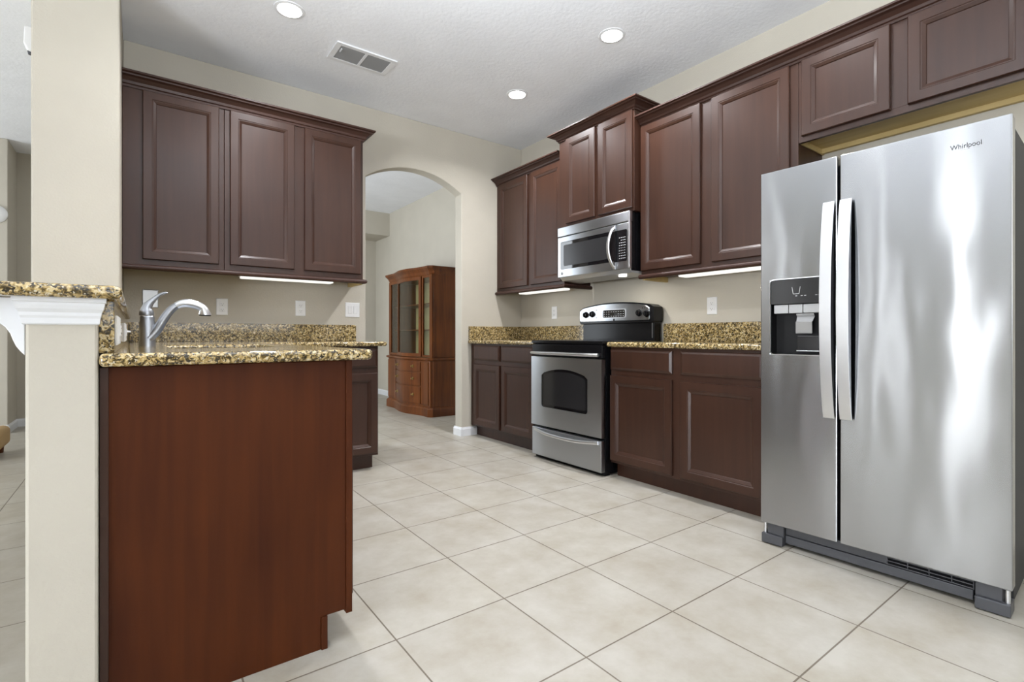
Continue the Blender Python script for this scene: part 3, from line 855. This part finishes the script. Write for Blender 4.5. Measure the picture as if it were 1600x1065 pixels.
# black vent strip above the door and door handle
obj('vent_strip', box(B(), 2.515, 2.56, ry0 + 0.002, ry1 - 0.002, 0.800, 0.893), 'black', t, 0.008, 3)
bm = B()
pts_ = []
for k in range(21):
    u = k / 20
    pts_.append((2.515 - 0.045 * min(1, 4.2 * min(u, 1 - u) + 0.25) ** 0.6, ry0 + 0.02 + (ry1 - ry0 - 0.04) * u, 0.8235 - 0.0 * u))
tube(bm, pts_, [0.013] * 21, 14, True, 0.9)
obj('door_handle', bm, 'bright', t, smooth=True)
# storage drawer
obj('storage_drawer', box(B(), 2.508, 2.545, ry0 + 0.004, ry1 - 0.012, 0.028, 0.243), 'steel', t, 0.004)
bm = B(); pts_ = []
for k in range(25):
    u = k / 24
    pts_.append((2.512 - 0.034 * min(1, 4 * min(u, 1 - u) + 0.12) ** 0.7, ry0 + 0.03 + (ry1 - ry0 - 0.085) * u, 0.222 - 0.020 * 4 * u * (1 - u) + 0.006))
tube(bm, pts_, [0.0115] * 25, 12, True, 1.1)
obj('drawer_handle', bm, 'bright', t, smooth=True)
obj('base_skirt', box(B(), 2.55, 2.6, ry0 + 0.01, ry1 - 0.01, 0.0, 0.012), 'bplas', t)
# cooktop
obj('cooktop', box(B(), 2.515, 3.10, ry0 - 0.004, ry1 + 0.004, 0.896, 0.921), 'black', t, 0.007, 3)
for bx, by, br2 in ((2.68, 2.56, 0.105), (2.68, 2.93, 0.085), (2.93, 2.56, 0.075), (2.93, 2.93, 0.10)):
    bm = B()
    for r_ in (br2, br2 * 0.62):
        lathe(bm, (bx, by, 0.9212), [(r_, 0), (r_, 0.0004), (r_ - 0.003, 0.0004), (r_ - 0.003, 0)], 40)
    obj('burner_ring', bm, 'dgrey', t)
# back guard
obj('back_guard', box(B(), 3.075, 3.155, ry0 + 0.006, ry1 - 0.006, 0.90, 1.075), 'black', t, 0.004)
obj('guard_trim', box(B(), 3.070, 3.076, ry0 + 0.02, ry0 + 0.024, 0.94, 1.055), 'bright', t)
def head_outline(y0, y1, z0, zl, zm, m=20, inset=0):
    p = []
    zb = lambda u: z0 - 0.012 * 4 * u * (1 - u) * 0 + inset
    p.append((y0 + inset + 0.012, z0 + inset)); p.append((y1 - inset - 0.012, z0 + inset)); p.append((y1 - inset, z0 + inset + 0.012))
    for k in range(m + 1):
        u = k / m; y = (y1 - inset) - (y1 - y0 - 2 * inset) * u
        e = min(1, min(u, 1 - u) / 0.05)
        p.append((y, zl - inset + (zm - zl) * 4 * u * (1 - u) - 0.014 * (1 - e) ** 2))
    p.append((y0 + inset, z0 + inset + 0.012))
    return p
obj('console_housing', prism(B(), head_outline(ry0 - 0.004, ry1 + 0.012, 1.052, 1.185, 1.222), 'x', 3.052, 3.165), 'black', t, 0.006, 3)
con = obj('control_console', prism(B(), head_outline(ry0 + 0.026, ry1 + 0.004, 1.072, 1.178, 1.212), 'x', 3.044, 3.056), 'steel', t, 0.004, 2)
for ky, kz in ((3.046, 1.130), (2.972, 1.134), (2.484, 1.128), (2.412, 1.121)):
    kn = obj('control_knob', lathe(B(), (0, 0, 0), [(0.027, 0), (0.027, 0.004), (0.022, 0.006), (0.020, 0.020), (0.017, 0.024)], 26), 'black', t, smooth=True, local=True)
    kn.location = Vector((3.045, ky, kz)) - t.location; kn.rotation_euler = (0, R(-90), 0)
    obj('knob_grip', box(B(), 3.012, 3.024, ky - 0.004, ky + 0.004, kz - 0.019, kz + 0.019), 'bplas', t, 0.002)
obj('display_frame', prism(B(), rrect(2.612, 2.862, 1.094, 1.168, 0.016), 'x', 3.041, 3.046), 'bright', t, 0.001)
ds = obj('display_panel', prism(B(), rrect(2.620, 2.854, 1.101, 1.161, 0.012), 'x', 3.0395, 3.043), 'bglass', t)
bm = B()
random.seed(4)
for r_ in range(3):
    for c_ in range(9):
        if 3 <= c_ <= 5 and r_ == 1: continue
        y = 2.840 - c_ * 0.025; z = 1.148 - r_ * 0.018
        box(bm, 3.0388, 3.0396, y - 0.012, y, z - 0.0035, z)
obj('display_print', bm, 'lgrey', ds)
bm = B(); cyl(bm, (3.0445, 2.735, 1.083), 0.009, -0.002, 'x')
em = obj('maker_emblem', bm, 'bplas', t)
bm = B()
for (y, z) in ((3.01, 1.172), (2.925, 1.105), (2.925, 1.168), (2.45, 1.165), (2.43, 1.165), (2.41, 1.163)):
    box(bm, 3.0425, 3.0442, y - 0.006, y + 0.006, z - 0.004, z + 0.003)
obj('console_print', bm, 'slot', t)

# ------------------------------------------------------------------ microwave
t = thing('microwave_oven', 'stainless over-the-range microwave with arched handle and black window', 'microwave', (2.98, 2.73, 1.415))
my0, my1, mz0, mz1, XM = 2.350, 3.108, 1.432, 1.838, 2.780
obj('microwave_body', box(B(), 2.80, XW, my0 + 0.003, my1 - 0.003, 1.418, mz1), 'black', t, 0.003)
def slab_x(name, y0, y1, z0, z1, xa, xb, mat, par, bv=0.0, seg=2):
    return obj(name, box(B(), xa, xb, y0, y1, z0, z1), mat, par, bv, seg)
slab_x('vent_fascia', my0, my1, 1.765, mz1, XM - 0.002, 2.81, 'steel', t, 0.004)
door = slab_x('microwave_door', 2.478, my1, mz0, 1.760, XM, 2.805, 'steel', t, 0.005)
obj('window_glass', prism(B(), rrect(2.500, 3.072, 1.494, 1.718, 0.012), 'x', XM - 0.0015, XM + 0.001), 'bglass', door)
obj('window_mesh', prism(B(), rrect(2.56, 3.035, 1.520, 1.690, 0.012), 'x', XM - 0.0022, XM - 0.0008), plain('microwave_window_mesh', (0.028, 0.028, 0.029), 0.2, spec=0.3), door)
cp = slab_x('control_panel', my0, 2.475, mz0, 1.760, XM, 2.805, 'steel', t, 0.004)
obj('keypad_glass', prism(B(), rrect(2.376, 2.500, 1.488, 1.712, 0.010), 'x', XM - 0.0028, XM + 0.001), 'bglass', cp)
bm = B()
for r_ in range(9):
    for c_ in range(4):
        if r_ in (1,) and c_ == 0: continue
        y = 2.446 - c_ * 0.0165; z = 1.660 - r_ * 0.0185
        w_ = 0.005 if 4 <= r_ <= 6 else 0.0085
        box(bm, XM - 0.0034, XM - 0.0027, y - w_, y, z - 0.005, z)
obj('keypad_print', bm, 'lgrey', cp)
slab_x('edge_trim', my0 - 0.001, my0 + 0.016, mz0, mz1, XM - 0.006, 2.80, 'bright', t, 0.005, 3)
# handle
bm = B(); rs = []
for k in range(25):
    u = k / 24; z = 1.448 + (1.742 - 1.448) * u
    dx = -0.006 - 0.046 * (1 - (2 * u - 1) ** 2) ** 0.7
    yy = 2.492 + 0.018 * sin(pi * u)
    rs.append([(XM + dx + 0.006 * cos(2 * pi * j / 12), yy + 0.0135 * sin(2 * pi * j / 12), z) for j in range(12)])
loft(bm, rs)
obj('door_handle', bm, 'bright', t, smooth=True)
for z in (1.449, 1.741):
    slab_x('handle_mount', 2.481, 2.502, z - 0.014, z + 0.014, XM - 0.010, XM + 0.001, 'bright', t, 0.003)
cyl_e = obj('maker_emblem', cyl(B(), (XM + 0.0005, 3.055, 1.462), 0.013, -0.0025, 'x', 30), 'lgrey', t)
obj('emblem_disc', cyl(B(), (XM - 0.0015, 3.055, 1.462), 0.0105, -0.0015, 'x', 30), 'dgrey', cyl_e)
lettering('emblem_script', 'GE', 'lgrey', cyl_e, (XM - 0.0034, 3.055, 1.462), 0.013, (0, -1, 0), (0, 0, 1), shear=0.3)
# underside with the cooktop lamp
bm = B(); prism(bm, [(2.786, 1.432), (2.812, 1.404), (3.02, 1.396), (3.02, 1.420), (2.80, 1.432)], 'y', my0 + 0.004, my1 - 0.02)
obj('bottom_grille', bm, 'grey', t, 0.002)
obj('lamp_lens', box(B(), 2.85, 2.885, 2.465, 2.515, 1.391, 1.3985), 'cook', t, 0.002)
area('cooktop_lamp', (2.87, 2.49, 1.386), (0, 0, 0), 0.03, 0.045, 1.8, (1, 0.95, 0.85))

# ------------------------------------------------------------------ fridge
t = thing('refrigerator', 'tall stainless side-by-side refrigerator with ice dispenser', 'refrigerator', (2.3425, 0.7725, 0), rz=0.0419)
F = lambda u, v, w: (-w, u, v)
obj('fridge_body', box(B(), 0.078, 0.795, -0.412, 0.412, 0.03, 1.69), 'sgrey', t, 0.006, local=True)
obj('door_gasket', box(B(), 0.062, 0.080, -0.405, 0.405, 0.11, 1.68), 'bplas', t, 0, local=True)
def fr_door(y0, y1, hole=None):
    z0, z1 = 0.095, 1.705
    bm = B()
    o4 = [(y0, z0), (y1, z0), (y1, z1), (y0, z1)]
    fv = [bm.verts.new((0, *p)) for p in o4]; bv = [bm.verts.new((0.062, *p)) for p in o4]
    for i in range(4): bm.faces.new((fv[i], fv[(i + 1) % 4], bv[(i + 1) % 4], bv[i]))
    bm.faces.new(bv)
    if hole:
        a, b_, c_, d_ = hole
        h4 = [(a, c_), (b_, c_), (b_, d_), (a, d_)]
        hv = [bm.verts.new((0, *p)) for p in h4]; hb = [bm.verts.new((0.058, *p)) for p in h4]
        for i in range(4):
            bm.faces.new((fv[i], fv[(i + 1) % 4], hv[(i + 1) % 4], hv[i])); bm.faces.new((hv[i], hv[(i + 1) % 4], hb[(i + 1) % 4], hb[i]))
        bm.faces.new(hb)
    else:
        bm.faces.new(fv)
    return obj('freezer_door' if hole else 'fridge_door', bm, 'fsteel', t, 0.004, 3, local=True)
hole = (0.142, 0.372, 0.874, 1.207)
ld = fr_door(0.1035, 0.418, hole)
rd = fr_door(-0.418, 0.0930)
# dispenser
disp = obj('dispenser_housing', box(B(), 0.0, 0.001, 0, 0.001, 0, 0.001), 'bplas', t, local=True)
bm = B()
a, b_, c_, d_ = hole
ins = [(a + 0.002, c_ + 0.002), (b_ - 0.002, c_ + 0.002), (b_ - 0.002, 1.098), (a + 0.002, 1.098)]
v0 = [bm.verts.new((0.002, *p)) for p in ins]; v1 = [bm.verts.new((0.056, y, z)) for y, z in ins]
for i in range(4): bm.faces.new((v0[i], v0[(i + 1) % 4], v1[(i + 1) % 4], v1[i]))
bm.faces.new(v1)
disp.data.clear_geometry() if hasattr(disp.data, 'clear_geometry') else None
bm.to_mesh(disp.data); bm.free()
obj('touch_panel', box(B(), -0.0012, 0.012, a + 0.001, b_ - 0.001, 1.098, d_ - 0.001), 'panel_grey', disp, 0.001, local=True)
# bezel ring with rounded corners
o_ = rrect(a - 0.005, b_ + 0.005, c_ - 0.005, d_ + 0.005, 0.018); i_ = rrect(a - 0.001, b_ + 0.001, c_ - 0.001, d_ + 0.001, 0.015)
bm = B()
A0 = [bm.verts.new((-0.002, *p)) for p in o_]; A1 = [bm.verts.new((-0.003, *p)) for p in i_]; A2 = [bm.verts.new((0.004, *p)) for p in i_]; A3 = [bm.verts.new((0.001, *p)) for p in o_]
nn = len(o_)
for k in range(nn):
    j = (k + 1) % nn
    for p, q in ((A0, A1), (A1, A2), (A3, A0)): bm.faces.new((p[k], p[j], q[j], q[k]))
obj('bezel', bm, 'bright', disp, smooth=True, local=True)
for y0_, y1_ in ((0.300, 0.360), (0.240, 0.297), (0.150, 0.237)):
    obj('chute_segment', box(B(), 0.006, 0.03, y0_, y1_, 1.056, 1.0955), 'grey', disp, 0.002, local=True)
bm = B()
loft(bm, [[(0.012 + 0.01 * s_, yc_ + (1 if k < 2 else -1) * w_, z + (0.002 if k in (1, 2) else -0.002)) for k in range(4)] for s_, yc_, w_, z in ((0, 0.232, 0.036, 1.052), (1, 0.232, 0.036, 1.04), (-0.5, 0.232, 0.033, 1.02))])
obj('chute_spout', bm, 'grey', disp, 0.002, local=True)
bm = B()
v = [bm.verts.new(p) for p in ((0.0, 0.200, 1.018), (0.0, 0.266, 1.018), (0.018, 0.273, 0.966), (0.018, 0.205, 0.966), (0.008, 0.200, 1.020), (0.008, 0.266, 1.020), (0.026, 0.273, 0.968), (0.026, 0.205, 0.968))]
for f_ in ((0, 1, 2, 3), (4, 5, 6, 7), (0, 1, 5, 4), (2, 3, 7, 6), (0, 3, 7, 4), (1, 2, 6, 5)): bm.faces.new([v[i] for i in f_])
obj('dispenser_paddle', bm, 'grey', disp, 0.002, local=True)
obj('drip_tray', box(B(), 0.008, 0.05, 0.150, 0.264, 0.888, 0.957), 'panel_grey', disp, 0.004, local=True)
obj('tray_lip', box(B(), 0.004, 0.012, 0.150, 0.264, 0.888, 0.892), 'bright', disp, 0.001, local=True)
bm = B()
for p, q in (((0.280, 1.172), (0.275, 1.141)), ((0.275, 1.141), (0.251, 1.141)), ((0.251, 1.141), (0.246, 1.172))):
    dy, dz = q[0] - p[0], q[1] - p[1]; l_ = math.hypot(dy, dz); ny, nz = -dz / l_ * 0.0008, dy / l_ * 0.0008
    prism(bm, [(p[0] + ny, p[1] + nz), (q[0] + ny, q[1] + nz), (q[0] - ny, q[1] - nz), (p[0] - ny, p[1] - nz)], 'x', -0.0016, -0.001)
for yy in (0.262, 0.240, 0.226, 0.182, 0.170):
    box(bm, -0.0016, -0.001, yy - 0.004, yy + 0.004, 1.131, 1.133)
obj('panel_icons', bm, 'lgrey', disp, local=True)
# handles: flat steel face on a dark crescent
def fr_handle(yc_, par):
    z0, z1, hw = 0.612, 1.515, 0.0215
    prof = lambda u: 0.020 + 0.045 * (1 - (2 * u - 1) ** 2) ** 0.85
    n_ = 30; rs = []
    for k in range(n_ + 1):
        u = k / n_; z = z0 + (z1 - z0) * u; x = -prof(u)
        rs.append([(x, yc_ - hw, z), (x, yc_ + hw, z), (x + 0.004, yc_ + hw, z), (x + 0.004, yc_ - hw, z)])
    h = obj('door_handle', loft(B(), rs), 'bright', par, 0.0008, 1, smooth=True, local=True)
    rs = []
    for k in range(n_ + 1):
        u = k / n_; z = z0 + 0.003 + (z1 - z0 - 0.006) * u; x = -prof(u) + 0.004
        xi = min(-0.0005, x + 0.004 + 0.03 * (1 - (2 * u - 1) ** 2))
        rs.append([(x, yc_ - hw + 0.001, z), (x, yc_ + hw - 0.001, z), (xi, yc_ + hw - 0.001, z), (xi, yc_ - hw + 0.001, z)])
    obj('handle_core', loft(B(), rs), 'dgrey', h, local=True)
fr_handle(0.128, ld); fr_handle(0.066, rd)
lettering('door_lettering', 'Whirlpool', 'slot', rd, (-0.0008, -0.300, 1.630), 0.024, (0, -1, 0), (0, 0, 1), local=True, width=0.084)
bm = B()
for k in range(24):
    a_, b2 = R(200 + 140 * k / 24), R(200 + 140 * (k + 1) / 24)
    p = [(-0.296 - 0.017 * cos(x_) , 1.629 + 0.0125 * sin(x_) * r2_) for x_, r2_ in ((a_, 1.0), (b2, 1.0), (b2, 1.07), (a_, 1.07))]
    if len(set(p)) == 4: prism(bm, p, 'x', -0.0012, -0.0004)
obj('lettering_swoosh', bm, 'lgrey', rd, local=True)
# hinge covers, base grille and feet
for y0_, y1_ in ((0.33, 0.40), (-0.40, -0.33)):
    obj('hinge_cover', box(B(), 0.03, 0.16, y0_, y1_, 1.69, 1.715), 'sgrey', t, 0.006, local=True)
bm = box(B(), 0.028, 0.078, -0.315, 0.32, 0.016, 0.052)
kg = obj('base_grille', bm, 'dgrey', t, 0.002, local=True)
bm = B()
box(bm, 0.034, 0.078, 0.02, 0.32, 0.054, 0.093)
obj('grille_upper', box(bm, 0.034, 0.078, -0.06, 0.02, 0.054, 0.088), 'dgrey', kg, 0.001, local=True)
obj('grille_shade', box(B(), 0.060, 0.078, -0.315, 0.32, 0.05, 0.094), 'bplas', kg, local=True)  # black sheet standing in for the shade behind the slots
bm = B()
for z in (0.0535, 0.0665, 0.0795):
    box(bm, 0.034, 0.062, -0.315, -0.06, z, z + 0.004)
for y in (-0.06, -0.125, -0.19, -0.255, -0.315):
    box(bm, 0.036, 0.06, y - 0.0015, y + 0.0015, 0.052, 0.09)
obj('grille_slats', bm, 'dgrey', kg, local=True)
for s_ in (1, -1):
    y0_, y1_ = (0.322, 0.414) if s_ > 0 else (-0.414, -0.322)
    obj('foot_cover', box(B(), 0.0, 0.08, y0_, y1_, 0.004, 0.046), 'dgrey', t, 0.003, local=True)
    obj('hinge_bracket', box(B(), 0.014, 0.078, y0_ + (0 if s_ > 0 else 0.022), y1_ - (0.022 if s_ > 0 else 0), 0.046, 0.092), 'dgrey', t, 0.002, local=True)
    obj('leveling_screw', cyl(B(), (0.022, s_ * 0.404, 0.04), 0.0075, 0.05), 'bright', t, smooth=True, local=True)

# ------------------------------------------------------------------ china hutch in the dining room
t = thing('china_hutch', 'glazed cherry china hutch with bowed front, seen through the archway', 'hutch', (2.97, 5.93, 0))
hy0, hy1, HX = 5.295, 6.555, 2.745
def bow(y, amp=0.075, c0=5.87):
    d = abs(y - c0) / 0.44
    return 0 if d >= 1 else amp * (0.5 + 0.5 * cos(pi * d)) ** 0.8
def footprint(dx, ov=0.0, n_=28, back=3.175):
    p = [(back, hy0 - ov), (HX + dx + 0.045, hy0 - ov), (HX + dx, hy0 - ov + 0.045)]
    for k in range(n_ + 1):
        y = hy0 + 0.06 + (hy1 - hy0 - 0.12) * k / n_
        p.append((HX + dx - bow(y), y))
    p += [(HX + dx, hy1 + ov - 0.045), (HX + dx + 0.045, hy1 + ov), (back, hy1 + ov)]
    return p
def fp_loft(levels):
    return loft(B(), [[(x, y, z) for x, y in footprint(dx, ov)] for dx, ov, z in levels])
obj('plinth', fp_loft([(-0.022, 0.022, 0), (-0.022, 0.022, 0.088), (-0.012, 0.012, 0.105), (-0.004, 0.004, 0.112)]), 'hutch', t)
obj('base_cabinet_body', fp_loft([(0, 0, 0.112), (0, 0, 0.655)]), 'hutch', t)
obj('waist_moulding', fp_loft([(0, 0, 0.655), (-0.022, 0.022, 0.667), (-0.026, 0.026, 0.680), (-0.018, 0.018, 0.690), (0.01, -0.01, 0.694)]), 'hutch', t)
obj('cornice', fp_loft([(0.02, -0.005, 1.672), (0.008, 0.004, 1.69), (0.0, 0.01, 1.715), (-0.018, 0.02, 1.735), (-0.034, 0.034, 1.752), (-0.036, 0.036, 1.772), (-0.03, 0.03, 1.776)]), 'hutch', t)
# upper carcass: sides, back, posts, shelves
UX = HX + 0.025
obj('side_panel', box(B(), UX + 0.02, 3.175, hy0, hy0 + 0.022, 0.694, 1.68), 'hutch', t, 0.002)
obj('side_panel', box(B(), UX + 0.02, 3.175, hy1 - 0.022, hy1, 0.694, 1.68), 'hutch', t, 0.002)
obj('back_panel', box(B(), 3.16, 3.175, hy0 + 0.02, hy1 - 0.02, 0.694, 1.68), plain('pale_reflect_back', (0.50, 0.46, 0.30), 0.3), t)  # yellowish reflection in the glass put into the back's pale colour
for z in (1.02, 1.34):
    obj('shelf', box(B(), UX + 0.06, 3.16, hy0 + 0.022, hy1 - 0.022, z, z + 0.012), 'hutch', t)
def curved_door(name, y0, y1, z0, z1, dx, fw, with_glass=True, par=t):
    """a frame that follows the bowed front"""
    m = 12
    def sheet(bm, ya, yb, za, zb, thick=0.018):
        k_ = max(2, int(m * (yb - ya) / (y1 - y0)) + 1)
        rs = []
        for k in range(k_ + 1):
            y = ya + (yb - ya) * k / k_; x = HX + dx - bow(y)
            rs.append([(x, y, za), (x, y, zb), (x + thick, y, zb), (x + thick, y, za)])
        loft(bm, rs)
    bm = B()
    sheet(bm, y0, y0 + fw, z0, z1); sheet(bm, y1 - fw, y1, z0, z1); sheet(bm, y0 + fw, y1 - fw, z0, z0 + fw); sheet(bm, y0 + fw, y1 - fw, z1 - fw, z1)
    d = obj(name, bm, 'hutch', par)
    if with_glass:
        bm = B(); rs = []
        for k in range(m + 1):
            y = y0 + fw + (y1 - y0 - 2 * fw) * k / m; x = HX + dx - bow(y) + 0.009
            rs.append([(x, y, z0 + fw), (x, y, z1 - fw), (x + 0.003, y, z1 - fw), (x + 0.003, y, z0 + fw)])
        obj('glass_pane', loft(bm, rs), 'hglass', d, smooth=True)
    return d
curved_door('corner_post', hy0 + 0.005, hy0 + 0.045, 0.694, 1.68, 0.022, 0.018, False)
curved_door('corner_post', hy1 - 0.045, hy1 - 0.005, 0.694, 1.68, 0.022, 0.018, False)
curved_door('side_light', 5.335, 5.525, 0.70, 1.672, 0.02, 0.022)
curved_door('side_light', 6.215, 6.510, 0.70, 1.672, 0.02, 0.028)
cd = curved_door('glass_door', 5.535, 6.205, 0.70, 1.672, 0.012, 0.042)
obj('door_knob', cyl(B(), (HX - bow(5.56) + 0.012, 5.556, 1.17), 0.008, -0.018, 'x', 14), 'brass', cd)
# lower doors and drawers with brass pulls
def lower_front(name, y0, y1, z0, z1, dx=-0.010):
    rs = []; m = 14
    for k in range(m + 1):
        y = y0 + (y1 - y0) * k / m; x = HX + dx - bow(y)
        rs.append([(x + 0.003, y, z0), (x, y, z0 + 0.008), (x, y, z1 - 0.008), (x + 0.003, y, z1), (x + 0.02, y, z1), (x + 0.02, y, z0)])
    return obj(name, loft(B(), rs), 'hutch', t)
lower_front('cupboard_door', 5.335, 5.50, 0.135, 0.640); lower_front('cupboard_door', 6.24, 6.505, 0.135, 0.640)
obj('corner_pilaster', cyl(B(), (HX + 0.018, hy0 + 0.030, 0.112), 0.020, 0.543), 'hutch', t, smooth=True)
for z0_, z1_ in ((0.522, 0.640), (0.352, 0.510), (0.135, 0.340)):
    d = lower_front('drawer', 5.52, 6.22, z0_, z1_)
    zc_ = (z0_ + z1_) / 2 + 0.005
    for y in (5.645, 6.10):
        x = HX - 0.010 - bow(y)
        pl = obj('brass_pull', cyl(B(), (x + 0.001, y, zc_), 0.019, -0.005, 'x', 18), 'brass', d)
        obj('pull_knob', lathe(B(), (0, 0, 0), [(0.006, 0), (0.006, 0.012), (0.013, 0.017), (0.012, 0.024), (0.004, 0.027)], 16), 'brass', pl, smooth=True, local=True).matrix_local = Matrix.Translation(Vector((x - 0.003, y, zc_)) - t.location) @ Matrix.Rotation(R(-90), 4, 'Y')
